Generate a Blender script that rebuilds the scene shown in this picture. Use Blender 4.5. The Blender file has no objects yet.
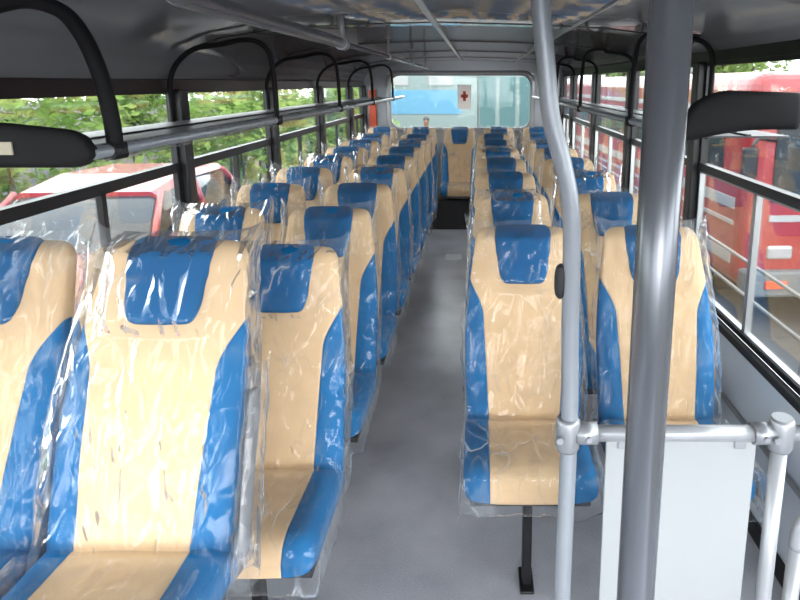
import bpy, bmesh, math, random
from mathutils import Vector, noise, Matrix
random.seed(4)
S=bpy.context.scene
COL=S.collection
S.view_settings.view_transform='Standard'
S.view_settings.exposure=0.2
try: S.cycles.transparent_max_bounces=20
except Exception: pass

# ------------------------------------------------------------ materials
def nmat(name):
    m=bpy.data.materials.new(name); m.use_nodes=True
    nt=m.node_tree; nt.nodes.clear()
    o=nt.nodes.new('ShaderNodeOutputMaterial')
    return m,nt,o
def N(nt,t,**k):
    n=nt.nodes.new(t)
    for a,v in k.items(): setattr(n,a,v)
    return n
def mth(nt,op,a,b=None,c=None,clamp=False):
    n=N(nt,'ShaderNodeMath',operation=op); n.use_clamp=clamp
    for i,v in enumerate((a,b,c)):
        if v is None: continue
        if isinstance(v,(int,float)): n.inputs[i].default_value=v
        else: nt.links.new(v,n.inputs[i])
    return n.outputs[0]
def pmat(name,col,rough=.5,metal=0,var=.12,scale=8,bump=0.0,bscale=200,spec=.5,coat=0,emit=0):
    m,nt,o=nmat(name); L=nt.links
    b=N(nt,'ShaderNodeBsdfPrincipled')
    b.inputs['Roughness'].default_value=rough; b.inputs['Metallic'].default_value=metal
    b.inputs['Specular IOR Level'].default_value=spec
    b.inputs['Coat Weight'].default_value=coat
    tc=N(nt,'ShaderNodeTexCoord'); nz=N(nt,'ShaderNodeTexNoise'); nz.inputs['Scale'].default_value=scale; nz.inputs['Detail'].default_value=4
    L.new(tc.outputs['Object'],nz.inputs['Vector'])
    mx=N(nt,'ShaderNodeMix',data_type='RGBA')
    mx.inputs['A'].default_value=(*[c*(1-var) for c in col],1); mx.inputs['B'].default_value=(*[min(1,c*(1+var)) for c in col],1)
    L.new(nz.outputs['Fac'],mx.inputs['Factor']); L.new(mx.outputs['Result'],b.inputs['Base Color'])
    if bump>0:
        n2=N(nt,'ShaderNodeTexNoise'); n2.inputs['Scale'].default_value=bscale; L.new(tc.outputs['Object'],n2.inputs['Vector'])
        bp=N(nt,'ShaderNodeBump'); bp.inputs['Strength'].default_value=bump; bp.inputs['Distance'].default_value=.01
        L.new(n2.outputs['Fac'],bp.inputs['Height']); L.new(bp.outputs['Normal'],b.inputs['Normal'])
    L.new(b.outputs[0],o.inputs[0]); return m

BEIGE=(.64,.45,.265); BLUE=(.004,.115,.29)
def fabric(name,kind):
    m,nt,o=nmat(name); L=nt.links
    b=N(nt,'ShaderNodeBsdfPrincipled'); b.inputs['Roughness'].default_value=.9; b.inputs['Specular IOR Level'].default_value=.12
    tc=N(nt,'ShaderNodeTexCoord'); sp=N(nt,'ShaderNodeSeparateXYZ'); L.new(tc.outputs['Object'],sp.inputs[0])
    ax=mth(nt,'ABSOLUTE',sp.outputs[0])
    if kind=='back':
        r=N(nt,'ShaderNodeMapRange',interpolation_type='SMOOTHSTEP'); L.new(sp.outputs[2],r.inputs[0])
        r.inputs[1].default_value=.86; r.inputs[2].default_value=1.06; r.inputs[3].default_value=0; r.inputs[4].default_value=.075
        r2=N(nt,'ShaderNodeMapRange'); L.new(sp.outputs[2],r2.inputs[0])
        r2.inputs[1].default_value=.45; r2.inputs[2].default_value=.95; r2.inputs[3].default_value=.122; r2.inputs[4].default_value=.150
        thr=mth(nt,'ADD',r.outputs[0],r2.outputs[0])
        d=mth(nt,'SUBTRACT',ax,thr)
    else:
        d=mth(nt,'SUBTRACT',ax,.128)
    f=mth(nt,'MULTIPLY_ADD',d,700,.5,clamp=True)
    g=mth(nt,'ABSOLUTE',d); g=mth(nt,'MULTIPLY',g,160,clamp=True)
    mx=N(nt,'ShaderNodeMix',data_type='RGBA'); mx.inputs['A'].default_value=(*BEIGE,1); mx.inputs['B'].default_value=(*BLUE,1)
    L.new(f,mx.inputs['Factor'])
    nz=N(nt,'ShaderNodeTexNoise'); nz.inputs['Scale'].default_value=9; nz.inputs['Detail'].default_value=4; L.new(tc.outputs['Object'],nz.inputs['Vector'])
    hv=N(nt,'ShaderNodeHueSaturation'); L.new(mx.outputs['Result'],hv.inputs['Color'])
    v=mth(nt,'MULTIPLY_ADD',nz.outputs['Fac'],.35,.82); L.new(v,hv.inputs['Value'])
    L.new(hv.outputs[0],b.inputs['Base Color'])
    n2=N(nt,'ShaderNodeTexNoise'); n2.inputs['Scale'].default_value=260; L.new(tc.outputs['Object'],n2.inputs['Vector'])
    h=mth(nt,'MULTIPLY_ADD',n2.outputs['Fac'],.15,g); h=mth(nt,'MULTIPLY_ADD',nz.outputs['Fac'],1.2,h)
    bp=N(nt,'ShaderNodeBump'); bp.inputs['Strength'].default_value=.5; bp.inputs['Distance'].default_value=.006
    L.new(h,bp.inputs['Height']); L.new(bp.outputs['Normal'],b.inputs['Normal'])
    L.new(b.outputs[0],o.inputs[0]); return m
def film(name,base=.010,haze=.40,hz0=.03,sc=1.0,edge=.18):
    m,nt,o=nmat(name); L=nt.links
    tc=N(nt,'ShaderNodeTexCoord'); oi=N(nt,'ShaderNodeObjectInfo')
    ad=N(nt,'ShaderNodeVectorMath',operation='ADD'); L.new(tc.outputs['Object'],ad.inputs[0])
    rm=mth(nt,'MULTIPLY',oi.outputs['Random'],23.0); cx=N(nt,'ShaderNodeCombineXYZ')
    for i in range(3): L.new(rm,cx.inputs[i])
    L.new(cx.outputs[0],ad.inputs[1])
    def nzs(s,dist,stretch,rot,det=2):
        mp=N(nt,'ShaderNodeMapping'); mp.inputs['Scale'].default_value=stretch
        mp.inputs['Rotation'].default_value=(0,rot,0)
        L.new(ad.outputs[0],mp.inputs[0])
        n=N(nt,'ShaderNodeTexNoise'); n.inputs['Scale'].default_value=s*sc; n.inputs['Distortion'].default_value=dist; n.inputs['Detail'].default_value=det
        L.new(mp.outputs[0],n.inputs['Vector']); return n.outputs['Fac']
    def ridge(f,k):
        a=mth(nt,'SUBTRACT',f,.5); a=mth(nt,'ABSOLUTE',a); a=mth(nt,'MULTIPLY',a,k); return mth(nt,'SUBTRACT',1.0,a,clamp=True)
    n1=nzs(3.8,.2,(2.4,1,.8),.45,1.6); n2=nzs(7.5,.3,(2.0,1,.9),-.75,1.5); n3=nzs(4.5,.3,(1,1,1),0,2)
    r1=ridge(n1,38); r2=ridge(n2,36)
    r=mth(nt,'MAXIMUM',r1,mth(nt,'MULTIPLY',r2,.8))
    patch=N(nt,'ShaderNodeMapRange'); L.new(n3,patch.inputs[0]); patch.inputs[1].default_value=.44; patch.inputs[2].default_value=.66
    mask=mth(nt,'MULTIPLY',r,patch.outputs[0]); mask=mth(nt,'POWER',mask,1.5)
    soft=mth(nt,'MAXIMUM',ridge(n1,13),mth(nt,'MULTIPLY',ridge(n2,12),.9))
    h=mth(nt,'ADD',mth(nt,'MULTIPLY',soft,.8),mth(nt,'MULTIPLY',n1,1.0))
    bp=N(nt,'ShaderNodeBump'); bp.inputs['Strength'].default_value=.55; bp.inputs['Distance'].default_value=.012; L.new(h,bp.inputs['Height'])
    tr=N(nt,'ShaderNodeBsdfTransparent'); tr.inputs[0].default_value=(.985,.99,1,1)
    gl=N(nt,'ShaderNodeBsdfGlossy'); gl.inputs['Roughness'].default_value=.13; L.new(bp.outputs[0],gl.inputs['Normal'])
    df=N(nt,'ShaderNodeBsdfDiffuse'); df.inputs[0].default_value=(.80,.85,.90,1)
    tl=N(nt,'ShaderNodeBsdfTranslucent'); tl.inputs[0].default_value=(.80,.85,.90,1)
    dm=N(nt,'ShaderNodeMixShader'); dm.inputs[0].default_value=.4; L.new(df.outputs[0],dm.inputs[1]); L.new(tl.outputs[0],dm.inputs[2])
    fr=N(nt,'ShaderNodeFresnel'); fr.inputs[0].default_value=1.28; L.new(bp.outputs[0],fr.inputs['Normal'])
    fac=mth(nt,'MULTIPLY_ADD',fr.outputs[0],.65,base,clamp=True)
    m1=N(nt,'ShaderNodeMixShader'); L.new(fac,m1.inputs[0]); L.new(tr.outputs[0],m1.inputs[1]); L.new(gl.outputs[0],m1.inputs[2])
    lw=N(nt,'ShaderNodeLayerWeight'); lw.inputs['Blend'].default_value=.5
    ed=mth(nt,'POWER',lw.outputs['Facing'],3.0); ed=mth(nt,'MULTIPLY',ed,edge)
    sz=N(nt,'ShaderNodeSeparateXYZ'); L.new(tc.outputs['Object'],sz.inputs[0])
    tp=N(nt,'ShaderNodeMapRange'); L.new(sz.outputs[2],tp.inputs[0]); tp.inputs[1].default_value=1.13; tp.inputs[2].default_value=1.18; tp.inputs[4].default_value=.08
    hz=mth(nt,'MULTIPLY_ADD',mask,haze,hz0); hz=mth(nt,'ADD',hz,ed); hz=mth(nt,'ADD',hz,tp.outputs[0],clamp=True)
    m2=N(nt,'ShaderNodeMixShader'); L.new(hz,m2.inputs[0]); L.new(m1.outputs[0],m2.inputs[1]); L.new(dm.outputs[0],m2.inputs[2])
    L.new(m2.outputs[0],o.inputs[0]); return m
def glassmat(name,tint=(.96,.98,.97),refl=.045):
    m,nt,o=nmat(name); L=nt.links
    tr=N(nt,'ShaderNodeBsdfTransparent'); tr.inputs[0].default_value=(*tint,1)
    gl=N(nt,'ShaderNodeBsdfGlossy'); gl.inputs['Roughness'].default_value=.03
    fr=N(nt,'ShaderNodeFresnel'); fr.inputs[0].default_value=1.3
    fac=mth(nt,'MULTIPLY',fr.outputs[0],refl*10,clamp=True)
    ms=N(nt,'ShaderNodeMixShader'); L.new(fac,ms.inputs[0]); L.new(tr.outputs[0],ms.inputs[1]); L.new(gl.outputs[0],ms.inputs[2])
    L.new(ms.outputs[0],o.inputs[0]); return m
def floormat():
    m,nt,o=nmat('vinyl_floor'); L=nt.links
    b=N(nt,'ShaderNodeBsdfPrincipled'); b.inputs['Roughness'].default_value=.30
    tc=N(nt,'ShaderNodeTexCoord')
    a=N(nt,'ShaderNodeTexNoise'); a.inputs['Scale'].default_value=1.8; a.inputs['Detail'].default_value=4; L.new(tc.outputs['Object'],a.inputs['Vector'])
    c=N(nt,'ShaderNodeTexNoise'); c.inputs['Scale'].default_value=160; L.new(tc.outputs['Object'],c.inputs['Vector'])
    r=N(nt,'ShaderNodeValToRGB'); r.color_ramp.elements[0].position=.36; r.color_ramp.elements[0].color=(.26,.27,.31,1); r.color_ramp.elements[1].position=.66; r.color_ramp.elements[1].color=(.50,.51,.56,1)
    f=mth(nt,'MULTIPLY_ADD',c.outputs['Fac'],.22,mth(nt,'MULTIPLY',a.outputs['Fac'],.8)); L.new(f,r.inputs[0]); L.new(r.outputs[0],b.inputs['Base Color'])
    bp=N(nt,'ShaderNodeBump'); bp.inputs['Strength'].default_value=.08; bp.inputs['Distance'].default_value=.004; L.new(c.outputs['Fac'],bp.inputs['Height']); L.new(bp.outputs[0],b.inputs['Normal'])
    L.new(b.outputs[0],o.inputs[0]); return m
def leafmat(name,c1,c2):
    m,nt,o=nmat(name); L=nt.links
    b=N(nt,'ShaderNodeBsdfPrincipled'); b.inputs['Roughness'].default_value=.8; b.inputs['Specular IOR Level'].default_value=.1
    tc=N(nt,'ShaderNodeTexCoord'); a=N(nt,'ShaderNodeTexNoise'); a.inputs['Scale'].default_value=1.1; a.inputs['Detail'].default_value=4; L.new(tc.outputs['Object'],a.inputs['Vector'])
    r=N(nt,'ShaderNodeValToRGB'); r.color_ramp.elements[0].position=.36; r.color_ramp.elements[0].color=(*c1,1); r.color_ramp.elements[1].position=.6; r.color_ramp.elements[1].color=(*c2,1)
    L.new(a.outputs['Fac'],r.inputs[0]); L.new(r.outputs[0],b.inputs['Base Color'])
    tl=N(nt,'ShaderNodeBsdfTranslucent'); L.new(r.outputs[0],tl.inputs[0])
    ms=N(nt,'ShaderNodeMixShader'); ms.inputs[0].default_value=.4; L.new(b.outputs[0],ms.inputs[1]); L.new(tl.outputs[0],ms.inputs[2])
    L.new(ms.outputs[0],o.inputs[0]); return m

M_back=fabric('seat_fabric_back','back'); M_cush=fabric('seat_fabric_cushion','cushion')
M_blue=pmat('blue_fabric',(.003,.088,.235),.9,bump=.35,bscale=14,var=.2,spec=.12)
M_black=pmat('black_metal',(.010,.010,.012),.4,.0,spec=.35)
M_mblack=pmat('matte_black',(.008,.008,.009),.65,.0,spec=.2)
M_rubber=pmat('black_rubber',(.012,.012,.014),.6)
M_film=film('plastic_film'); M_film2=film('rack_film',.03,.3,.02,edge=.1)
M_pole=pmat('grey_painted_tube',(.15,.16,.18),.25,.55,var=.05)
M_pole1=pmat('pale_grey_painted_tube',(.25,.27,.30),.3,.3,var=.05)
M_rail=pmat('light_grey_tube',(.30,.31,.33),.3,.3,var=.05)
M_joint=pmat('cast_joint',(.28,.29,.31),.35,.5)
M_panel=pmat('frosted_white_panel',(.265,.28,.29),.45,var=.05,scale=3)
M_wall=pmat('wall_laminate',(.58,.63,.69),.35,var=.05,scale=3)
M_ceil=pmat('ceiling_laminate',(.20,.205,.215),.085,var=.1,scale=1.5,spec=1.3)
M_tray=pmat('dark_tray',(.035,.037,.042),.45,var=.08)
M_strip=pmat('aluminium_strip',(.6,.62,.65),.3,.6)
M_label=pmat('beige_label',(.45,.40,.30),.5)
M_alu=pmat('aluminium_frame',(.35,.36,.37),.35,.7)
M_floor=floormat()
M_glass=glassmat('window_glass')
M_grey=pmat('grey_plastic',(.16,.16,.17),.5)
M_red=pmat('red_paint',(.21,.014,.018),.3,coat=.35,var=.1,scale=2,spec=.5)
M_white=pmat('white_paint',(.25,.25,.25),.4)
M_dark=pmat('dark_vehicle_glass',(.018,.022,.026),.1,spec=.6)
M_tyre=pmat('tyre',(.006,.006,.006),.8)
M_lamp=pmat('lamp_lens',(.3,.31,.33),.15,.3)
M_railing=pmat('galvanised_tube',(.15,.15,.15),.4,.2)
M_orange=pmat('orange_paint',(.45,.05,.01),.4)
M_asph=pmat('asphalt',(.075,.072,.07),.95,bump=.3,bscale=40,scale=.6,var=.25,spec=.1)
M_bark=pmat('bark',(.03,.02,.012),.9,bump=.6,bscale=30)
M_leaf=leafmat('leaves_bright',(.11,.20,.04),(.24,.33,.10)); M_leaf2=leafmat('leaves_deep',(.04,.10,.022),(.13,.21,.05))
M_cyan=pmat('grey_green_wall_paint',(.09,.12,.12),.8,scale=1)
M_teal=pmat('blue_paint',(.035,.12,.19),.7)
M_teal2=pmat('teal_shutter_paint',(.02,.06,.065),.7)
M_cream=pmat('cream_wall_paint',(.15,.16,.16),.8,scale=1)
M_roof=pmat('corrugated_roof',(.08,.09,.10),.6)
M_skin=pmat('skin',(.10,.05,.03),.6); M_hair=pmat('hair',(.006,.005,.005),.6)
M_shirt=pmat('shirt_cloth',(.15,.17,.18),.85); M_trou=pmat('trouser_cloth',(.01,.012,.018),.9)
M_paper=pmat('paper',(.92,.90,.88),.7,var=.02); M_pred=pmat('red_print',(.6,.08,.06),.6)

# ------------------------------------------------------------ geometry helpers
class B:
    def __init__(s): s.bm=bmesh.new()
    def box(s,x0,x1,y0,y1,z0,z1,mi=0,bev=0,seg=2):
        r=bmesh.ops.create_cube(s.bm,size=1)['verts']
        for v in r: v.co=Vector(((x0+x1)/2+v.co.x*(x1-x0),(y0+y1)/2+v.co.y*(y1-y0),(z0+z1)/2+v.co.z*(z1-z0)))
        fs={f for v in r for f in v.link_faces}
        for f in fs: f.material_index=mi
        if bev>0:
            es=list({e for v in r for e in v.link_edges})
            q=bmesh.ops.bevel(s.bm,geom=es,offset=bev,segments=seg,affect='EDGES',profile=.5)
            for f in q['faces']: f.material_index=mi
        return s
    def loft(s,rings,mi=0,closed=True,cap=True,smooth=True):
        vr=[[s.bm.verts.new(p) for p in r] for r in rings]
        n=len(rings[0])
        for a,b in zip(vr,vr[1:]):
            for i in range(n if closed else n-1):
                j=(i+1)%n
                f=s.bm.faces.new((a[i],a[j],b[j],b[i])); f.material_index=mi; f.smooth=smooth
        if cap and closed:
            for r in (list(reversed(vr[0])),vr[-1]):
                f=s.bm.faces.new(r); f.material_index=mi; f.smooth=False
        return s
    def tube(s,pts,r,mi=0,n=14,flat=1.0):
        pts=[Vector(p) for p in pts]; rings=[]
        d0=(pts[1]-pts[0]).normalized(); up=Vector((0,0,1)) if abs(d0.z)<.9 else Vector((0,1,0))
        u=d0.cross(up).normalized()
        for i,p in enumerate(pts):
            d=((pts[min(i+1,len(pts)-1)]-pts[max(i-1,0)])).normalized()
            u=(u-d*u.dot(d)).normalized(); w=d.cross(u)
            rr=r[i] if isinstance(r,(list,tuple)) else r
            rings.append([p+u*math.cos(a)*rr*flat+w*math.sin(a)*rr for a in [2*math.pi*k/n for k in range(n)]])
        return s.loft(rings,mi)
    def done(s,name,mats,parent=None,loc=(0,0,0),auto=True):
        bmesh.ops.recalc_face_normals(s.bm,faces=s.bm.faces)
        me=bpy.data.meshes.new(name); s.bm.to_mesh(me); s.bm.free()
        for m in (mats if isinstance(mats,(list,tuple)) else [mats]): me.materials.append(m)
        o=bpy.data.objects.new(name,me); o.location=loc; COL.objects.link(o)
        if parent: o.parent=parent
        return o
def smooth_path(pts,k=8):
    P=[Vector(p) for p in pts]; out=[]
    for i in range(len(P)-1):
        p0=P[max(i-1,0)];p1=P[i];p2=P[i+1];p3=P[min(i+2,len(P)-1)]
        for j in range(k):
            t=j/k
            out.append(.5*((2*p1)+(p2-p0)*t+(2*p0-5*p1+4*p2-p3)*t*t+(3*p1-p0-3*p2+p3)*t**3))
    out.append(P[-1]); return out
def empty(name,loc,label=None,cat=None,group=None,kind=None):
    o=bpy.data.objects.new(name,None); o.empty_display_size=.1; o.location=loc; COL.objects.link(o)
    tag(o,label,cat,group,kind); return o
def tag(o,label=None,cat=None,group=None,kind=None):
    if label:o['label']=label
    if cat:o['category']=cat
    if group:o['group']=group
    if kind:o['kind']=kind
    return o
def copytree(root,loc,rot=None):
    r=root.copy(); r.location=loc
    if rot is not None: r.rotation_euler=rot
    COL.objects.link(r)
    def rec(src,dst):
        for c in src.children:
            q=c.copy(); COL.objects.link(q); q.parent=dst; q.matrix_parent_inverse=c.matrix_parent_inverse.copy(); rec(c,q)
    rec(root,r); return r

# ------------------------------------------------------------ dimensions
XL,XR=-1.42,1.05; XC=(XL+XR)/2; HW=(XR-XL)/2
YF,YR=-1.9,7.62
SILL,BAR=.68,1.29
WT={0:1.65,1:1.775}
SL_={0:.68,1:.64}
PIL=[-1.0,.3,1.6,2.9,4.2,5.5,6.8]
tag(B().box(XL-.05,XR+.05,YF,YR+.04,-.06,0).done('floor',M_floor),'grey-blue mottled vinyl bus floor','floor',kind='structure')
for side,x0,x1,ys in (('left',XL-.05,XL,YF),('right',XR,XR+.05,.2)):
    wt=WT[0 if side=='left' else 1]; sl=SL_[0 if side=='left' else 1]
    tag(B().box(x0,x1,ys,YR,0,sl,bev=.004).done('wall_'+side,M_wall),'pale blue-grey laminate lower side wall below the windows','wall',kind='structure')
    tag(B().box(x0,x1,YF,YR,wt,wt+.045).done('trim_'+('1' if side=='left' else '2'),M_black),'black header rail above the side windows','trim',kind='structure')
tag(B().box(XL-.01,XL+.035,YF,YR,.66,.71,bev=.006).done('trim_3',M_rubber),'black rubber window sill strip','trim',kind='structure')
tag(B().box(XR-.018,XR+.01,.2,YR,.635,.67,bev=.006).done('trim_4',M_rubber),'black rubber window sill strip','trim',kind='structure')
tag(B().box(XR-.012,XR-.001,.3,YR,.36,.385,bev=.004).done('trim_5',M_rail),'grey cable strip on the wall below the windows','trim',kind='structure')
tag(B().box(XR-.02,XR-.001,.3,YR,0.001,.07,bev=.004).done('baseboard_right',M_rubber),'black baseboard','baseboard',kind='structure')
tag(B().box(XL+.001,XL+.03,YF,YR,0.001,.09,bev=.004).done('baseboard_left',M_rubber),'black baseboard','baseboard',kind='structure')
tn=6; wn=1
for side in (0,1):
    WTOP=WT[side]; SILL=SL_[side]
    xi=XL if side==0 else XR; sg=-1 if side==0 else 1
    a,b_=sorted((xi-sg*.025,xi+sg*.05))
    ps=[p for p in PIL if side==0 or p>0]
    for p in ps+[YR-.04]:
        tag(B().box(a,b_,p-.04,p+.04,SILL+.03,WTOP+.0,bev=.006).done('trim_%d'%tn,M_black),'black window pillar','trim',kind='structure'); tn+=1
    edges=([YF] if side==0 else [])+ps+[YR-.04]
    for y0,y1 in zip(edges,edges[1:]):
        y0+=.04;y1-=.04
        w=empty('window_%d'%wn,(xi+sg*.02,(y0+y1)/2,SILL+.03),'sliding bus side window with black and aluminium frame','window',kind='structure'); wn+=1
        hy=(y1-y0)/2; H=WTOP-SILL-.03; bz=BAR-SILL-.03; ym=0
        f=B()
        for z in (0,H-.018): f.box(-.012,.012,-hy,hy,z,z+.018,0)
        for y in (-hy,hy-.022): f.box(-.012,.012,y,y+.022,.018,H-.018,0)
        f.box(-.018,.018,-hy+.02,hy-.02,bz-.018,bz+.018,0)
        f.done('window_frame',M_black,w)
        s=B()
        s.box(-.012,.012,-.014,.014,.03,bz-.02,0)
        for y in (-hy+.022,hy-.034): s.box(-.012,.012,y,y+.012,.03,bz-.02,0)
        s.box(-.012,.012,-hy+.03,hy-.03,bz-.028,bz-.018,0); s.box(-.012,.012,-hy+.03,hy-.03,.025,.037,0)
        s.done('sliding_sash',M_alu if side else M_black,w)
        g=B(); g.box(-.002,.002,-hy+.01,hy-.01,.015,H-.008,0); g.done('glass_pane',M_glass,w)
profL=[(1.27,1.69),(1.235,1.70),(1.225,1.735),(1.19,1.79),(1.12,1.845),(1.0,1.885),(.75,1.925),(.4,1.945),(0,1.955)]
profR=[(1.27,1.815),(1.235,1.822),(1.22,1.845),(1.18,1.865),(1.12,1.88),(1.0,1.90),(.75,1.93),(.4,1.945),(0,1.955)]
pp=[(XC-u,z) for u,z in profL]+[(XC+u,z) for u,z in reversed(profR[:-1])]
c=B()
top=[(x,z+.04) for x,z in reversed(pp)]
ring=pp+top
c.loft([[Vector((x,y,z)) for x,z in ring] for y in (YF,YR+.04)])
tag(c.done('ceiling',M_ceil),'curved grey laminate bus ceiling','ceiling',kind='structure')
def ceilz(x):
    u=abs(x-XC); prof=profL if x<XC else profR
    for (u1,z1),(u0,z0) in zip(prof,prof[1:]):
        if u0<=u<=u1: return z0+(z1-z0)*(u-u0)/(u1-u0)
    return 1.7
for i,y in enumerate([.33,1.60,2.87,4.14,5.41,6.68]):
    q=B(); rr=[]
    pts=[(XC+HW*.93*(k/14-1)) for k in range(29)]
    for yy in (y-.008,y+.008):
        rr.append([Vector((x,yy,ceilz(x)-.003)) for x in pts]+[Vector((x,yy,ceilz(x)+.003)) for x in reversed(pts)])
    q.loft(rr); tag(q.done('trim_%d'%tn,M_black),'thin black ceiling joint strip running across the bus','trim',kind='structure'); tn+=1
for x,w in ((-.20,.012),(XC-.62,.006),(XC+.62,.006)):
    tag(B().box(x-w,x+w,YF,YR,ceilz(x)-.008,ceilz(x)+.004).done('trim_%d'%tn,M_strip),'aluminium strip along the ceiling','trim',kind='structure'); tn+=1
RW0,RW1,RZ0,RZ1=-1.12,.68,1.10,1.80
q=B()
q.box(XL-.05,XR+.05,YR,YR+.05,0,RZ0); q.box(XL-.05,XR+.05,YR,YR+.05,RZ1,1.99)
q.box(XL-.05,RW0,YR,YR+.05,RZ0,RZ1); q.box(RW1,XR+.05,YR,YR+.05,RZ0,RZ1)
tag(q.done('wall_rear',M_pole1),'grey rear wall of the bus','wall',kind='structure')
w=empty('window_%d'%wn,((RW0+RW1)/2,YR,RZ0),'wide rear window with rounded pale rubber frame','window',kind='structure'); wn+=1
def rrect(hx,z0,z1,r,y,n=6):
    out=[]
    for cx,cz,a0 in ((hx-r,z1-r,0),(-hx+r,z1-r,90),(-hx+r,z0+r,180),(hx-r,z0+r,270)):
        for k in range(n+1):
            a=math.radians(a0+90*k/n); out.append(Vector((cx+r*math.cos(a),y,cz+r*math.sin(a))))
    return out
hx=(RW1-RW0)/2; H=RZ1-RZ0
q=B(); q.loft([rrect(hx+.03,-.03,H+.03,.14,-.0),rrect(hx+.03,-.03,H+.03,.14,-.02),rrect(hx-.03,.03,H-.03,.12,-.02),rrect(hx-.03,.03,H-.03,.12,0.02)],cap=False)
q.done('window_frame',M_rail,w)
q=B(); q.box(-hx,hx,.02,.024,0,H); q.done('glass_pane',M_glass,w)
tag(B().box(XL+.06,XL+.15,YR-.05,YR,.9,1.6,bev=.01).done('trim_%d'%tn,M_orange),'orange-red rear corner post','trim',kind='structure'); tn+=1
pn=B(); pn.box(-.085,.085,-.002,0,0,.30,0); pn.box(-.045,.045,-.004,-.002,.14,.18,1); pn.box(-.018,.018,-.004,-.002,.10,.22,1)
tag(pn.done('paper_notice',[M_paper,M_pred],None,(-.17,YR-.001,1.36)),'white paper notice with red print on the rear window','notice')
pm=B(); pm.box(-.006,.006,-.01,.01,0,H+.0,0); tag(pm.done('trim_%d'%tn,M_black,None,(.0,YR+.01,RZ0)),'thin rear window divider','trim',kind='structure'); tn+=1
q=B(); q.box(XL-.05,XR+.05,YF-.05,YF,0,.75); q.box(XL-.05,XR+.05,YF-.05,YF,1.85,1.99); q.box(XL-.05,XL+.06,YF-.05,YF,.75,1.85); q.box(XR-.06,XR+.05,YF-.05,YF,.75,1.85)
tag(q.done('wall_front',M_pole1),'grey front wall around the windscreen','wall',kind='structure')

# ------------------------------------------------------------ seats
def yf(t): return .21*t-.014*math.sin(math.pi*min(1,max(0,t))*1.3)
def bw(t):
    w=.204+.008*math.sin(math.pi*min(1,t*1.15))
    if t>.45: w-=.034*((t-.45)/.55)**1.4
    return w
def zz(t): return .455+.695*t
def sup(cx,cy,a,b,e,n):
    out=[]
    for k in range(n):
        th=2*math.pi*k/n; c_,s_=math.cos(th),math.sin(th)
        out.append((cx+a*math.copysign(abs(c_)**(2/e),c_),cy+b*math.copysign(abs(s_)**(2/e),s_)))
    return out
def make_backrest():
    b=B(); rings=[]
    ts=[i/22*.92 for i in range(23)]+[.935,.95,.962,.972,.98,.988,.995,1.0]
    for t in ts:
        s=max(0,(t-.93)/.07); k=math.sqrt(max(0,1-s*s)) if s<1 else 0
        w=bw(t)-.036*(1-k); th=(.105-.03*t)*(.25+.75*k)
        y0=yf(t)+(.105-.03*t)/2
        r=[]
        for x,y in sup(0,0,w,th/2,3.6,44):
            if y<0:
                u=abs(x)/w; bol=math.exp(-((u-.76)/.16)**2)*.011*max(0,1-t*.75)*k
                dish=.006*(1-u*u)*math.sin(math.pi*t)
                wr=.004*noise.noise(Vector((x*12,t*8,3)))
                y=y-bol+dish-.003*math.sin(t*22)*(1-u*u)+wr
            r.append(Vector((x,y0+y,zz(t))))
        rings.append(r)
    b.loft(rings); return b
def make_headrest():
    b=B(); rings=[]
    for i in range(27):
        q=i/26; t=.730+.288*q
        e=abs(2*q-1)**(6 if q>.5 else 4.5); k=math.sqrt(max(0,1-e))
        w=(.084+.026*q)*(.78+.22*k)+.002*noise.noise(Vector((q*6,1,1))); th=.050*(.12+.88*k)*(1-.15*q)
        r=[Vector((x,yf(t)+.008+.022*max(0,q-.8)*5*.8+y+.004*noise.noise(Vector((x*20,q*5,2))),zz(t)-.003*(x/.1)**2*(1 if q>.5 else -1))) for x,y in sup(0,0,w,th/2*1.6,2.8,36)]
        rings.append(r)
    b.loft(rings); return b
def make_cushion():
    b=B(); rings=[]
    for i in range(21):
        q=i/20; y=.05-.375*q
        s=max(0,(q-.78)/.22); k=math.sqrt(max(0,1-s*s))
        hh=.06*(.35+.65*k); w=.212-.025*(1-k)
        zc=.45+.010*q-.012*(1-k)
        r=[]
        for x,z in sup(0,0,w,hh,3.2,40):
            if z>0: z+=.012*math.exp(-((abs(x)/w-.78)/.16)**2)*k-.004*(1-(x/w)**2)+.003*noise.noise(Vector((x*12,y*12,5)))
            r.append(Vector((x,y,zc+z)))
        rings.append(r)
    b.loft(rings); return b
def crease(p,seed,sc=1.0):
    q=Vector(p)+Vector((seed*7.3,seed*3.1,seed*5.7))
    q1=Vector((q.x*1.9+q.z*.6,q.y*1.5,q.z*.9))*sc; q2=Vector((q.x*2.2-q.z*.9,q.y*1.5,q.z*1.0))*sc
    a=noise.noise(q1*4.0); b=1-abs(noise.noise(q1*4.0+Vector((3,3,3))))*4.0; c=1-abs(noise.noise(q2*6.5+Vector((9,1,4))))*4.5
    return a*.007+max(0,b)**1.7*.005+max(0,c)**1.7*.004
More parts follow.
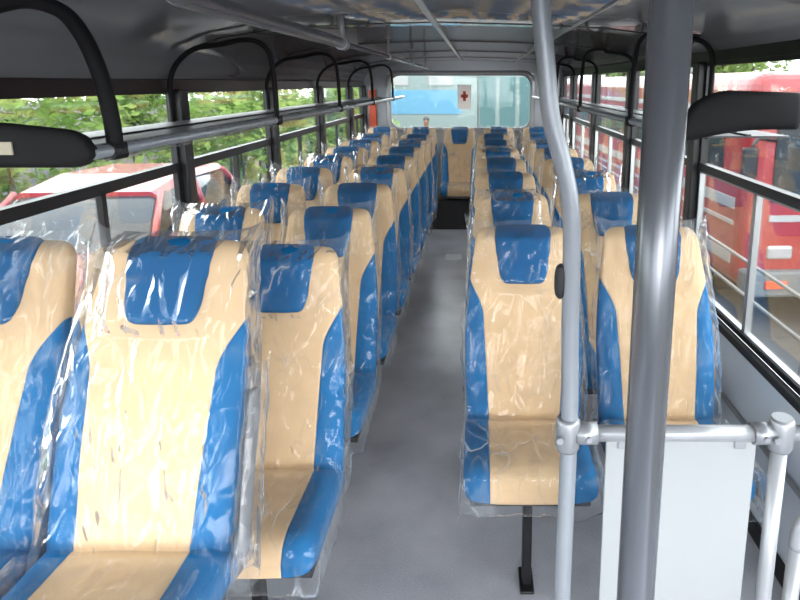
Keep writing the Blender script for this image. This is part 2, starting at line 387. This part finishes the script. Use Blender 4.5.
def make_wrap_back(seed):
    b=B(); rings=[]; nu=72; nv=72
    for i in range(nv+1):
        v=i/nv; t=-.03+1.065*v; tc=min(1,max(0,t))
        w=max(bw(min(tc,.85)),.165)+.007
        th=.105-.03*tc; off=.011
        y0=yf(tc)-off
        conv=max(0,(t-.965)/.07); conv=min(1,conv)
        row=[]
        for j in range(nu+1):
            u=j/nu*2-1
            if abs(u)>.8:
                a=(abs(u)-.8)/.2; x=math.copysign(w,u); y=y0+a*(th+off*1.6)
            else:
                x=u/.8*w; y=y0-.009*math.exp(-((abs(u)/.8-.8)/.16)**2)*(1-tc)
                hb=max(0,min(1,(tc-.685)*12))*max(0,min(1,(.15-abs(x))*20)); hb=hb*hb*(3-2*hb)
                y-=.032*hb
            ym=yf(tc)+th*.5
            y=y*(1-conv)+ym*conv
            z=zz(t)
            if v>.86:
                kk=(v-.86)/.14
                z+=.028*(min(1,abs(u)/.8)**7)*kk+.007*noise.noise(Vector((u*4,seed*3.3,1)))*kk
                x*=1+.10*kk*kk+.03*kk*noise.noise(Vector((seed,v*9,u)))
            if v<.12: x*=1+.05*(1-v/.12)
            p=Vector((x,y,z)); d=crease(p,seed)
            if abs(u)>.8: p.x+=math.copysign(min(.012,max(-.005,d*1.4)),u)
            else: p.y-=max(-.001,d*(1.3 if conv>0 else 1))
            p.x=max(-.229,min(.229,p.x))
            row.append(p)
        rings.append(row)
    b.loft(rings,closed=False,cap=False); return b
def make_wrap_cush(seed):
    b=B(); rings=[]; nv=36; nu=50
    for i in range(nv+1):
        v=i/nv
        if v<.68: y=-.03-.31*(v/.68); zt=.530; fr=0
        else: fr=(v-.68)/.32; y=-.338-.010*math.sin(fr*math.pi); zt=.526-.17*fr
        row=[]
        for j in range(nu+1):
            u=j/nu*2-1
            hem=.395+.030*noise.noise(Vector((u*4,v*4,seed*2.7)))
            if abs(u)>.76:
                a=(abs(u)-.76)/.24; x=math.copysign(.217+.004*a,u); z=zt-.18*a
            else: x=u/.76*.217; z=zt
            z=max(z,hem)
            p=Vector((x,y,z)); d=crease(p*1.3,seed+9)
            if abs(u)>.76: p.x+=math.copysign(max(-.002,min(.008,d)),u)
            elif fr>0: p.y-=max(0,d)
            else: p.z+=max(0,d*.8)
            row.append(p)
        rings.append(row)
    b.loft(rings,closed=False,cap=False); return b
def make_leg(bench=False):
    b=B()
    b.box(-.19,.19,-.27,.03,.375,.398,0,bev=.004)
    if not bench:
        b.box(-.015,.015,-.19,-.14,.006,.38,0,bev=.005)
        b.box(-.024,.024,-.22,-.11,0,.012,0,bev=.004)
        b.box(-.17,.17,-.18,-.15,.35,.376,0,bev=.004)
    else:
        for x in (-.15,.15): b.box(x-.02,x+.02,-.2,.0,.35,.376,0)
    for s in (-1,1):
        b.box(s*.165-.008,s*.165+.008,.05,.13,.38,.56,0,bev=.003)
    return b
RECL=math.radians(-8); HP=Vector((0,.03,.47))
def recline(o):
    o.matrix_local=Matrix.Translation(HP)@Matrix.Rotation(RECL,4,'X')@Matrix.Translation(-HP)
def build_seat(seed,bench=False,arm=False,first=None,rec=False):
    r=empty('bus_seat',(0,0,0))
    if first is None:
        make_leg(bench).done('seat_frame',M_black,r)
        make_cushion().done('seat_cushion',M_cush,r)
        make_backrest().done('backrest',M_back,r)
        make_headrest().done('headrest',M_blue,r)
    else:
        for c in first.children:
            if c.name.startswith('plastic') : continue
            if bench and c.name.startswith('seat_frame'): continue
            q=c.copy(); COL.objects.link(q); q.parent=r
        if bench: make_leg(True).done('seat_frame',M_black,r)
    wb=make_wrap_back(seed).done('plastic_wrap',M_film,r)
    make_wrap_cush(seed).done('plastic_wrap',M_film,r)
    if arm:
        b=B()
        pts=[(.232,yf(t)+.03,zz(t)) for t in [k/10*.50+.03 for k in range(11)]]
        b.tube(smooth_path(pts,3),[.012]+[.030]*29+[.012],0,flat=.30,n=18)
        b.done('armrest',M_grey,r)['label']='grey plastic armrest folded up against the backrest'
        b=B(); rings=[]
        for i in range(25):
            t=-.04+.64*i/24; row=[]
            for j in range(21):
                a=2*math.pi*j/20; rr=.042+.012*noise.noise(Vector((i*.25,math.cos(a)*1.2,math.sin(a)*1.2)))
                if i>20: rr*=1-(i-20)*.12
                row.append(Vector((.238+rr*.6*math.cos(a),yf(max(0,t))+.03+rr*math.sin(a),zz(t))))
            rings.append(row)
        b.loft(rings,closed=False,cap=False); b.done('armrest_wrap',M_film,r)
    if rec:
        for c in r.children:
            if c.name.startswith(('backrest','headrest','armrest')) or c is wb: recline(c)
    return r
t1=build_seat(1); t2=build_seat(2,first=t1); t3=build_seat(3,first=t1); tb=build_seat(4,bench=True,first=t1); ta=build_seat(7,arm=True,first=t1,rec=True); te=build_seat(2.4,first=t1,rec=True)
T=[t1,t2,t3]; used=set()
def place(tpl,x,y,z,label,grp,rz=0):
    if tpl.name not in used:
        used.add(tpl.name); tpl.location=(x,y,z); tpl.rotation_euler=(0,0,rz); o=tpl
    else: o=copytree(tpl,(x,y,z),(0,0,rz))
    tag(o,label,'seat',grp)
    return o
G='beige and blue passenger seats in rows'
LB='beige and blue bus seat in clear plastic, '
place(ta,-.750,1.11,.18,LB+'folded grey armrest',G)
place(te,-1.184,1.11,.18,LB+'raised against window',G)
k=0
for i in range(8):
    y=1.65+.62*i
    for x,pos in ((-.635,'beside the aisle'),(-1.096,'beside the window')):
        place(T[k%3],x,y,0,LB+pos,G); k+=1
for i in range(7):
    y=1.93+.69*i
    for x,pos in ((.165,'beside the aisle'),(.645,'beside the window')):
        place(T[k%3],x,y,0,LB+pos,G); k+=1
for x in (-1.16,-.69,-.22,.25,.72):
    place(tb,x,7.05,0,LB+'rear row',G)
tag(B().box(XL+.04,XR-.04,6.82,YR-.01,0,.35,bev=.01).done('rear_bench_box',M_rubber),'black box carrying the rear row of seats','box')
tag(B().box(XL+.035,-.50,.55,1.40,0,.18,bev=.008).done('seat_platform',M_pole1),'grey raised platform under the first seat pair','platform')

# ------------------------------------------------------------ poles and barrier
p=empty('grab_pole',(.185,1.12,0),'grey curved grab pole with bell push, bending toward aisle','pole')
zs=[(.0,0),(0,.6),(.003,.97),(-.002,1.2),(-.004,1.38),(-.010,1.46),(-.028,1.54),(-.050,1.62),(-.062,1.72),(-.073,1.82),(-.08,1.935)]
B().tube(smooth_path([(x,0,z) for x,z in zs],6),.0175,n=20).done('pole_tube',M_pole1,p)
B().tube([(0,0,0),(0,0,.006),(0,0,.012)],[.045,.045,.03],n=24).done('base_flange',M_joint,p)
b=B(); b.tube([(-.08,0,1.925),(-.08,0,1.945)],.045,n=24); b.done('ceiling_flange',M_joint,p)
b=B(); b.tube(smooth_path([(-.024,0,1.265),(-.024,0,1.28),(-.024,0,1.30),(-.024,0,1.32),(-.024,0,1.335)],2),[.004,.009,.011,.012,.012,.012,.011,.009,.004],n=16); b.done('bell_push',M_rubber,p)
p=empty('stanchion',(.172,.558,0),'straight grey metal vertical grab pole from floor to ceiling','pole')
B().tube([(0,0,0),(0,0,.7),(0,0,1.4),(0,0,1.945)],.0198,n=32).done('pole_tube',M_pole,p)
B().tube([(0,0,0),(0,0,.006),(0,0,.012)],[.045,.045,.03],n=24).done('base_flange',M_joint,p)
p=empty('barrier',(.185,1.12,0),'low grey tube barrier with frosted white modesty panel','barrier')
B().tube([(.012,0,.972),(.25,0,.972),(.435,0,.972)],.0165,n=18).done('top_rail',M_rail,p)
B().tube([(.455,0,.972),(.6,0,.972),(.862,0,.972)],.0165,n=18).done('top_rail',M_rail,p)
b=B(); b.tube([(.440,0,0),(.440,0,.5),(.440,0,.97)],.0165,n=18); b.done('post',M_rail,p)
b=B(); b.tube([(.50,.0,0),(.50,.0,.7)],.0165,n=18); b.tube(smooth_path([(.50,0,.7),(.505,0,.75),(.54,0,.79),(.62,0,.80),(.86,0,.80)],4),.0165,n=18); b.done('lower_rail',M_rail,p)
b=B(); b.box(.080,.390,-.004,.004,.22,.958,bev=.002); b.done('modesty_panel',M_panel,p)
for x in (.115,.355):
    B().box(x-.012,x+.012,-.008,.012,.940,.962,bev=.002).done('panel_clip',M_joint,p)
for x in (.0,.440):
    b=B(); b.tube([(x,0,.935),(x,0,.943),(x,0,1.0),(x,0,1.008)],[.021,.025,.025,.021],n=20)
    s=1 if x<.2 else -1
    b.tube([(x+s*.015,0,.972),(x+s*.06,0,.972)],.0225,n=18); b.tube([(x-.02,-.022,.972),(x-.02,-.032,.972)],.007,n=8); b.tube([(x+s*.04,-.02,.972),(x+s*.04,-.028,.972)],.006,n=8)
    b.done('pipe_joint',M_joint,p)

p=empty('ceiling_rail',(-.53,1.02,1.832),'grey ceiling grab rail with brackets above the seats','rail')
B().tube(smooth_path([(0,0,.09),(0,.02,.04),(0,.07,.005),(0,.2,0),(0,.8,0),(0,1.40,0)],5),.0205,n=16).done('rail_tube',M_pole,p)
B().tube([(0,1.40,0),(0,3,0),(0,5.9,0)],.011,n=12).done('rear_rail_tube',M_pole,p)
for y in (1.40,2.65,3.9,5.2):
    b=B(); zc=ceilz(-.53)-1.832+.005; ff=1.2 if y<2 else .8
    b.tube([(0,y,0),(0,y,zc)],.010*ff,n=10); b.tube([(0,y-.024,0),(0,y+.024,0)],.022*ff,n=16); b.tube([(0,y,zc-.012),(0,y,zc)],.028*ff,n=14)
    b.done('rail_bracket',M_joint,p)

def rack(side):
    sg=-1 if side=='l' else 1
    xw=XL+.004 if sg<0 else XR-.004
    xf=-.92 if sg<0 else .68
    y0=1.42 if sg<0 else 1.98
    zr=1.515
    r=empty('luggage_rack',(xf,y0,zr),'tubular overhead luggage rack with black hoops '+('partly in plastic film' if sg<0 else 'and black end plate'),'luggage rack')
    W=(xw-xf)
    Lr=YR-.1-y0
    b=B(); b.tube([(0,0,0),(0,Lr/2,0),(0,Lr,0)],.015,n=14)
    b.done('front_rail',M_pole1,r)
    b=B()
    b.box(min(0,W*.98),max(0,W*.98),.02,Lr,-.014,-.008,0)
    y=.15
    while y<Lr:
        b.box(min(0,W*.98),max(0,W*.98),y-.006,y+.006,-.022,-.014,0); y+=.32
    b.box(W*.6-.008,W*.6+.008,.02,Lr,-.008,-.002,0)
    b.done('rack_tray',M_tray,r)
    ys=[1.52,2.77,4.04,5.31,6.58] if sg<0 else [2.70,4.04,5.31,6.58]
    for y in ys:
        yy=y-y0
        topz=(min(ceilz(xf),1.9)-.03 if sg<0 else ceilz(xf)-.016)-zr
        rr=.022 if y<2 else .0135
        e1,e2,e3=(1.83,1.77,1.69) if sg<0 else (1.87,1.84,1.77)
        pts=[(0,yy,-.01),(0,yy,.12),(sg*.005,yy,.22),(sg*.02,yy,topz-.05),(sg*.07,yy,topz-.008),(sg*.14,yy,topz-.002),(W*.45,yy,topz-.02),(W*.70,yy,e1-zr),(W*.87,yy,e2-zr),(W*.95,yy,e3-zr),(W*.985-sg*.012,yy,1.60-zr),(W*.985-sg*.012,yy,0),(W*.985-sg*.012,yy,-.08)]
        if y<2: pts[1:7]=[(0,yy,.06),(-.008,yy,.14),(-.022,yy,.21),(-.048,yy,.28),(-.09,yy,.335),(-.17,yy,.36),(-.26,yy,.345)]
        B().tube(smooth_path(pts,6),rr,n=12,flat=.85).done('support_hoop',M_mblack,r)
        B().box(-.018,.018,yy-.03,yy+.03,-.024,.018,bev=.006).done('rail_clamp',M_mblack,r)
    b=B(); n=28; rings=[]
    for k in range(n+1):
        q=k/n; x=W*q*.99-sg*.012*(1-q)
        rd=math.sqrt(max(0,1-max(0,1-q/.12)**2))
        if sg<0:
            zt=.008+.044*rd-.02*q+.05*math.sin(q*math.pi*.5); zb=-.005-.028*rd
            th=.018
        else:
            zt=.005+.075*rd+.065*math.sin(min(1,q*2.6)*math.pi*.5)-.01*q; zb=-.01-.020*rd+.045*math.sin(min(1,q*1.3)*math.pi*.5)
            th=.024
        zm=(zt+zb)/2; hh=(zt-zb)/2
        rings.append([Vector((x,yy_,zm+z_)) for yy_,z_ in sup(0,0,th,hh,3.2,20)])
    b.loft(rings); b.done('end_plate',M_mblack,r)
    if sg<0:
        b=B(); b.box(W*.40-.045,W*.40+.03,-.022,-.0175,.0,.03); b.done('maker_plate',M_label,r)
        b=B(); rings=[]
        for i in range(90):
            y=.0+i*.035; row=[]
            for j in range(13):
                a=-.2+2*math.pi*.95*j/12
                rr=.019+.004*noise.noise(Vector((i*.10,j*.5,2)))+.003*abs(noise.noise(Vector((i*.3,j*.3,8))))
                row.append(Vector((rr*math.sin(a),y,-rr*math.cos(a)*1.1-.003)))
            rings.append(row)
        b.loft(rings,closed=False,cap=False); b.done('plastic_film',M_film2,r)
    return r
rack('l'); rack('r')
tag(B().box(-.12,.04,5.6,5.78,0.0002,.003).done('floor_hatch',M_strip,None,(-.2,0,0)),'small pale metal plate on the aisle floor','plate')

# ------------------------------------------------------------ outside
GZ=-.9
tag(B().box(-60,60,-30,90,GZ-.1,GZ).done('ground',M_asph),'grey asphalt yard outside','ground',kind='structure')
def wheel(b,x0,x1,y,z,r):
    n=24; rings=[]
    for x,rr in ((x0,r*.75),(x0+.01,r*.97),((x0+x1)/2,r),(x1-.01,r*.97),(x1,r*.75)):
        rings.append([Vector((x,y+rr*math.cos(2*math.pi*k/n),z+rr*math.sin(2*math.pi*k/n))) for k in range(n)])
    b.loft(rings)
def make_car(loc,rz,mat,label):
    r=empty('car',loc,label,'car',None); r.rotation_euler=(0,0,rz)
    sec=lambda y,zb,zt,w: [Vector((x,y,z)) for x,z in ((-w*.96,zb),(-w,zb+.2*(zt-zb)),(-w,zt-.18*(zt-zb)),(-w*.9,zt),(w*.9,zt),(w,zt-.18*(zt-zb)),(w,zb+.2*(zt-zb)),(w*.96,zb))]
    b=B(); b.loft([sec(*a) for a in ((-2.1,.45,.72,.70),(-2.0,.3,.85,.82),(-1.5,.28,.98,.88),(-.8,.26,1.03,.9),(.6,.26,1.04,.9),(1.7,.28,1.02,.9),(2.05,.32,.98,.84),(2.12,.45,.85,.78))])
    b.done('car_body',mat,r)
    b=B(); cs=lambda y,z0,z1,w0,w1:[Vector((x,y,z)) for x,z in ((-w0,z0),(-w1,z1-.05),(-w1+.08,z1),(w1-.08,z1),(w1,z1-.05),(w0,z0))]
    b.loft([cs(-1.0,1.0,1.03,.84,.8),cs(-.35,1.0,1.50,.86,.70),(cs(.3,1.0,1.56,.86,.70)),cs(1.4,1.0,1.53,.86,.70),cs(1.95,.98,1.02,.82,.78)])
    b.done('cabin_glass',M_dark,r)
    b=B(); cr=lambda y,z,w:[Vector((x,y,zz_)) for x,zz_ in ((-w,z-.05),(-w+.06,z+.015),(w-.06,z+.015),(w,z-.05),(w-.02,z-.05),(-w+.02,z-.05))]
    b.loft([cr(-.42,1.48,.70),cr(.3,1.565,.715),cr(1.45,1.53,.715)],smooth=False)
    for s in (-1,1):
        for y0_,z0_,y1_,z1_ in ((-1.0,1.02,-.38,1.50),(.45,1.03,.45,1.54),(1.95,1.0,1.42,1.5)):
            b.tube([(s*.862,y0_,z0_),(s*.715,y1_,z1_-.02)],.035,n=8)
    b.done('roof_and_pillars',mat,r)
    for s in (-1,1):
        for y in (-1.3,1.35):
            w=B(); wheel(w,s*.82-.1,s*.82+.1,y,.32,.32); w.done('wheel',M_tyre,r)
        w=B(); w.box(s*.66-.14,s*.66+.14,-2.08,-1.98,.62,.76,bev=.03); w.done('headlamp',M_lamp,r)
        w=B(); w.box(s*.70-.1,s*.70+.1,2.02,2.12,.68,.9,bev=.02); w.done('tail_lamp',M_orange,r)
        w=B(); w.box(s*.98-.08,s*.98+.08,-.75,-.62,1.0,1.13,bev=.03); w.done('wing_mirror',mat,r)
    return r
make_car((-4.0,6.4,GZ),math.radians(4),M_red,'red parked hatchback car beside the bus')
make_car((-3.7,1.9,GZ),math.radians(-2),M_red,'red parked car with dark windows beside the bus')
def make_bus(loc,rz,label,L=10):
    r=empty('parked_bus',loc,label,'bus'); r.rotation_euler=(0,0,rz); r.scale=(1,1,.87)
    b=B(); b.box(-1.25,1.25,0,L,.4,3.1,0,bev=.22,seg=5); b.done('bus_body',M_red,r)
    b=B(); b.box(-1.0,1.0,-.02,.02,1.55,2.75,0,bev=.015); b.done('windscreen',M_dark,r)
    b=B()
    for s in (-1,1):
        y=.6
        while y<L-1: b.box(s*1.25-.015,s*1.25+.015,y,y+1.15,1.85,2.5,0,bev=.01); y+=1.3
    b.done('side_windows',M_dark,r)
    b=B()
    for s in (-1,1):
        x0,x1=(s*1.25-.012,s*1.25+.012)
        b.box(x0,x1,.25,L-.25,1.42,1.56,0); b.box(x0,x1,.25,L-.25,1.22,1.27,0); b.box(x0,x1,.25,L-.25,.72,.86,0); b.box(x0,x1,.25,L-.25,2.60,2.68,0)
    b.box(-1.0,1.0,-.012,.01,1.32,1.40,0); b.box(-1.0,1.0,-.012,.01,2.8,2.86,0)
    b.done('stripes',M_white,r)
    b=B(); b.box(-1.22,1.22,-.08,.15,.38,.72,0,bev=.04); b.done('bumper',M_roof,r)
    b=B()
    for z in (.82,.90,.98,1.06): b.box(-.6,.6,-.03,.02,z,z+.045,0,bev=.008)
    b.done('grille',M_rubber,r)
    b=B()
    for s in (-1,1): b.tube([(s*1.0,.0,2.3),(s*1.3,-.2,2.35),(s*1.38,-.22,2.2)],.02,n=8); b.box(s*1.38-.08,s*1.38+.08,-.26,-.2,1.85,2.25,0,bev=.02)
    b.done('wing_mirror',M_black,r)
    for s in (-1,1):
        w=B(); w.box(s*.85-.14,s*.85+.14,-.03,.04,.85,1.02,bev=.03); w.done('headlamp',M_lamp,r)
        w=B(); w.box(s*.9-.12,s*.9+.12,-.1,-.05,.5,.6,bev=.01); w.done('indicator_lamp',M_orange,r)
        for y in (1.6,L-2.4):
            w=B(); wheel(w,s*1.08-.14,s*1.08+.14,y,.5,.5); w.done('wheel',M_tyre,r)
    return r
make_bus((4.05,6.2,GZ),math.radians(3),'red parked bus with white stripes and dark windows',12)
make_bus((7.6,3.4,GZ),math.radians(0),'red parked bus further across the yard',12)
r=empty('yard_railing',(2.15,1.5,GZ),'pale grey tubular railing standing beside the bus','railing')
b=B()
for z in (.35,.62,.90,1.18): b.tube([(0,0,z),(0,6,z),(0,11,z)],.015,n=8)
b.done('rails',M_railing,r)
for i in range(6):
    b=B(); b.tube([(0,i*2.2,0),(0,i*2.2,1.2)],.016,n=8); b.done('railing_post',M_railing,r)
def leaf(b,p,rnd,s):
    u=Vector((rnd.gauss(0,1),rnd.gauss(0,1),rnd.gauss(0,.5))).normalized(); w=u.cross(Vector((rnd.gauss(0,1),rnd.gauss(0,1),rnd.gauss(0,1)))).normalized()
    b.bm.faces.new([b.bm.verts.new(p+u*s),b.bm.verts.new(p+w*s*.45),b.bm.verts.new(p-u*s),b.bm.verts.new(p-w*s*.45)])
def make_tree(seed,h,mat,loc):
    rnd=random.Random(seed); r=empty('tree',loc,'leafy green broadleaf tree beyond the parked vehicles','tree','trees around the yard')
    b=B(); b.tube(smooth_path([(0,0,0),(.05,.05,h*.25),(-.1,0,h*.5),(.1,.1,h*.85)],4),[.22*(1-.8*i/12) for i in range(13)],n=10)
    for k in range(5):
        a=rnd.uniform(0,6.28); z=h*rnd.uniform(.35,.6)
        b.tube([(0,0,z),(math.cos(a)*h*.15,math.sin(a)*h*.15,z+h*.12),(math.cos(a)*h*.26,math.sin(a)*h*.26,z+h*.28)],[.09,.06,.02],n=7)
    b.done('trunk',M_bark,r)
    b=B(); cl=[(Vector((rnd.gauss(0,h*.12),rnd.gauss(0,h*.12),h*rnd.uniform(.2,.92))),h*rnd.uniform(.10,.16)) for _ in range(24)]
    for i in range(3600):
        c,rad=rnd.choice(cl); d=Vector((rnd.gauss(0,1),rnd.gauss(0,1),rnd.gauss(0,1))).normalized()*rad*rnd.uniform(.6,1.05)
        leaf(b,c+d,rnd,rnd.uniform(.07,.16))
    b.done('foliage',mat,r); return r
ta_=make_tree(1,4.6,M_leaf,(-12.5,9.0,GZ)); tb_=make_tree(2,5.2,M_leaf2,(-12.5,15.5,GZ))
for i,(x,y) in enumerate([(-12.5,2.5),(-12.5,22),(-12,30),(13,21),(12.5,29),(6.5,27),(11.6,14.2),(8.2,20.6),(12.2,8)]):
    copytree(ta_ if i%2 else tb_,(x,y,GZ),(0,0,i*1.3))
rnd=random.Random(8); b=B(); cl=[]
hx_=lambda y: -8.4+max(0,min(1,(y-9)/4))*3.0
for i in range(190):
    y=rnd.uniform(-1,30); cl.append((Vector((rnd.gauss(hx_(y),.45),y,rnd.uniform(.25,2.4+.7*noise.noise(Vector((y*.5,0,0)))))),rnd.uniform(.35,.6)))
for i in range(24000):
    c,rad=rnd.choice(cl); d=Vector((rnd.gauss(0,1),rnd.gauss(0,1),rnd.gauss(0,1))).normalized()*rad*rnd.uniform(.6,1.05)
    p=c+d; p.z=max(.05,p.z); leaf(b,p,rnd,rnd.uniform(.06,.15))
for i in range(40):
    y=-1+i*.78; b.tube([(hx_(y),y,0),(hx_(y)+rnd.uniform(-.2,.2),y+rnd.uniform(-.2,.2),1.6)],[.04,.015],1,n=6)
tag(b.done('hedge',[M_leaf,M_bark],None,(0,0,GZ)),'long bright green leafy hedge behind the parked cars','hedge',kind='stuff')
def building(loc,w,d,h,mat,label,band=False):
    r=empty('building',loc,label,'building')
    b=B(); b.box(-w/2,w/2,-d/2,d/2,0,h,0); b.done('building_walls',mat,r)
    b=B(); b.box(-w/2-.3,w/2+.3,-d/2-.3,d/2+.3,h,h+.15,0,bev=.03); b.done('roof',M_roof,r)
    if band:
        b=B(); b.box(-w/2-.02,.6,-d/2-.03,-d/2+.02,0.9,2.2,0); b.done('painted_band',M_teal,r)
        b=B()
        for x in (1.6,2.7,3.8,4.9): b.box(x,x+.85,-d/2-.04,-d/2+.02,.1,2.9,0)
        b.done('shutters',M_teal2,r)
    b=B(); x=-w/2+1
    while x<(0 if band else w/2-1.2):
        z=2.45
        while z<h-1.0: b.box(x,x+1.3,-d/2-.05,-d/2+.02,z,z+.6,0); z+=2.6
        x+=2.4
    b.done('building_windows',M_cream,r)
    return r
building((-1.5,36,GZ),14,5,4.0,M_cyan,'grey-green low yard building with blue band',True)
building((14,46,GZ),8,5,4.0,M_cream,'cream painted building with flat roof')
def person(loc):
    r=empty('person',loc,'person standing outside in pale shirt and dark trousers','person')
    def skin(name,vs,es,rad,mat,sub=2):
        me=bpy.data.meshes.new(name); me.from_pydata(vs,es,[]); me.materials.append(mat)
        o=bpy.data.objects.new(name,me); COL.objects.link(o); o.parent=r
        m=o.modifiers.new('s','SKIN')
        for i,x in enumerate(rad): me.skin_vertices[0].data[i].radius=(x if isinstance(x,tuple) else (x,x))
        me.skin_vertices[0].data[0].use_root=True
        s=o.modifiers.new('u','SUBSURF'); s.levels=sub; s.render_levels=sub
        return o
    V=[(0,0,.95),(0,0,1.15),(0,.01,1.38),(0,0,1.47),(0,-.01,1.53),(0,-.015,1.62),(0,0,1.70),
       (.19,0,1.40),(.24,.01,1.12),(.25,-.03,.88),(.25,-.05,.79),(-.19,0,1.40),(-.24,.01,1.12),(-.25,-.03,.88),(-.25,-.05,.79),
       (.10,0,.88),(.11,-.01,.50),(.11,.02,.09),(.12,-.13,.03),(-.10,0,.88),(-.11,-.01,.50),(-.11,.02,.09),(-.12,-.13,.03)]
    E=[(0,1),(1,2),(2,3),(3,4),(4,5),(5,6),(2,7),(7,8),(8,9),(9,10),(2,11),(11,12),(12,13),(13,14),(0,15),(15,16),(16,17),(17,18),(0,19),(19,20),(20,21),(21,22)]
    R=[(.14,.10),(.13,.09),(.15,.10),.055,.06,(.078,.09),(.06,.07),.055,.04,.03,.035,.055,.04,.03,.035,.085,.058,.04,.035,.085,.058,.04,.035]
    try:
        skin('body',V,E,R,M_skin)
        sh=[0,1,2,7,8,11,12]; mp={a:i for i,a in enumerate(sh)}
        skin('shirt',[V[a] for a in sh],[(mp[a],mp[b]) for a,b in E if a in mp and b in mp],[(.155,.115),(.145,.105),(.165,.115),.07,.055,.07,.055],M_shirt)
        tr=[0,15,16,17,19,20,21]; mp={a:i for i,a in enumerate(tr)}
        skin('trousers',[V[a] for a in tr],[(mp[a],mp[b]) for a,b in E if a in mp and b in mp],[(.15,.11),.10,.075,.06,.10,.075,.06],M_trou)
    except Exception as ex: print('skin fail',ex)
    b=B(); rings=[]
    for i in range(8):
        a=i/7*math.pi*.55; rr=max(.002,.088*math.sin(a)); z=1.66+.10*math.cos(a)
        rings.append([Vector((rr*math.cos(t)*.95,.018+rr*math.sin(t)*1.1,z)) for t in [2*math.pi*k/16 for k in range(16)]])
    b.loft(rings); b.done('hair',M_hair,r)
    b=B(); b.tube([(0,-.10,1.62),(0,-.125,1.59)],[.008,.016],n=8); b.done('nose',M_skin,r)
    return r
person((-1.32,15.4,GZ))

# ------------------------------------------------------------ light
w=bpy.data.worlds.new('world'); S.world=w; w.use_nodes=True; nt=w.node_tree; nt.nodes.clear()
o=nt.nodes.new('ShaderNodeOutputWorld'); bg=nt.nodes.new('ShaderNodeBackground')
tc=nt.nodes.new('ShaderNodeTexCoord'); nz=nt.nodes.new('ShaderNodeTexNoise'); nz.inputs['Scale'].default_value=2.5; nz.inputs['Detail'].default_value=5
nt.links.new(tc.outputs['Generated'],nz.inputs['Vector'])
rp=nt.nodes.new('ShaderNodeValToRGB'); rp.color_ramp.elements[0].color=(.86,.93,1,1); rp.color_ramp.elements[1].color=(1,1,1,1)
nt.links.new(nz.outputs['Fac'],rp.inputs[0]); nt.links.new(rp.outputs[0],bg.inputs[0]); bg.inputs[1].default_value=7.2
nt.links.new(bg.outputs[0],o.inputs[0])
def sun(loc,rot,st,ang,col=(1,1,1)):
    l=bpy.data.lights.new('sun','SUN'); l.energy=st; l.angle=math.radians(ang); l.color=col
    s=bpy.data.objects.new('sun',l); s.rotation_euler=rot; s.location=loc; COL.objects.link(s)
sun((0,-5,6),(math.radians(72),0,math.radians(6)),3.8,40,(1,.98,.95))

cd=bpy.data.cameras.new('camera'); cam=bpy.data.objects.new('camera',cd); COL.objects.link(cam)
cam.location=(0,0,1.68); cam.rotation_euler=(math.radians(90-11.4),0,0)
cd.sensor_width=36; cd.lens=27; cd.shift_x=-.0975; cd.shift_y=-.12; cd.clip_start=.02; cd.clip_end=300
S.camera=cam
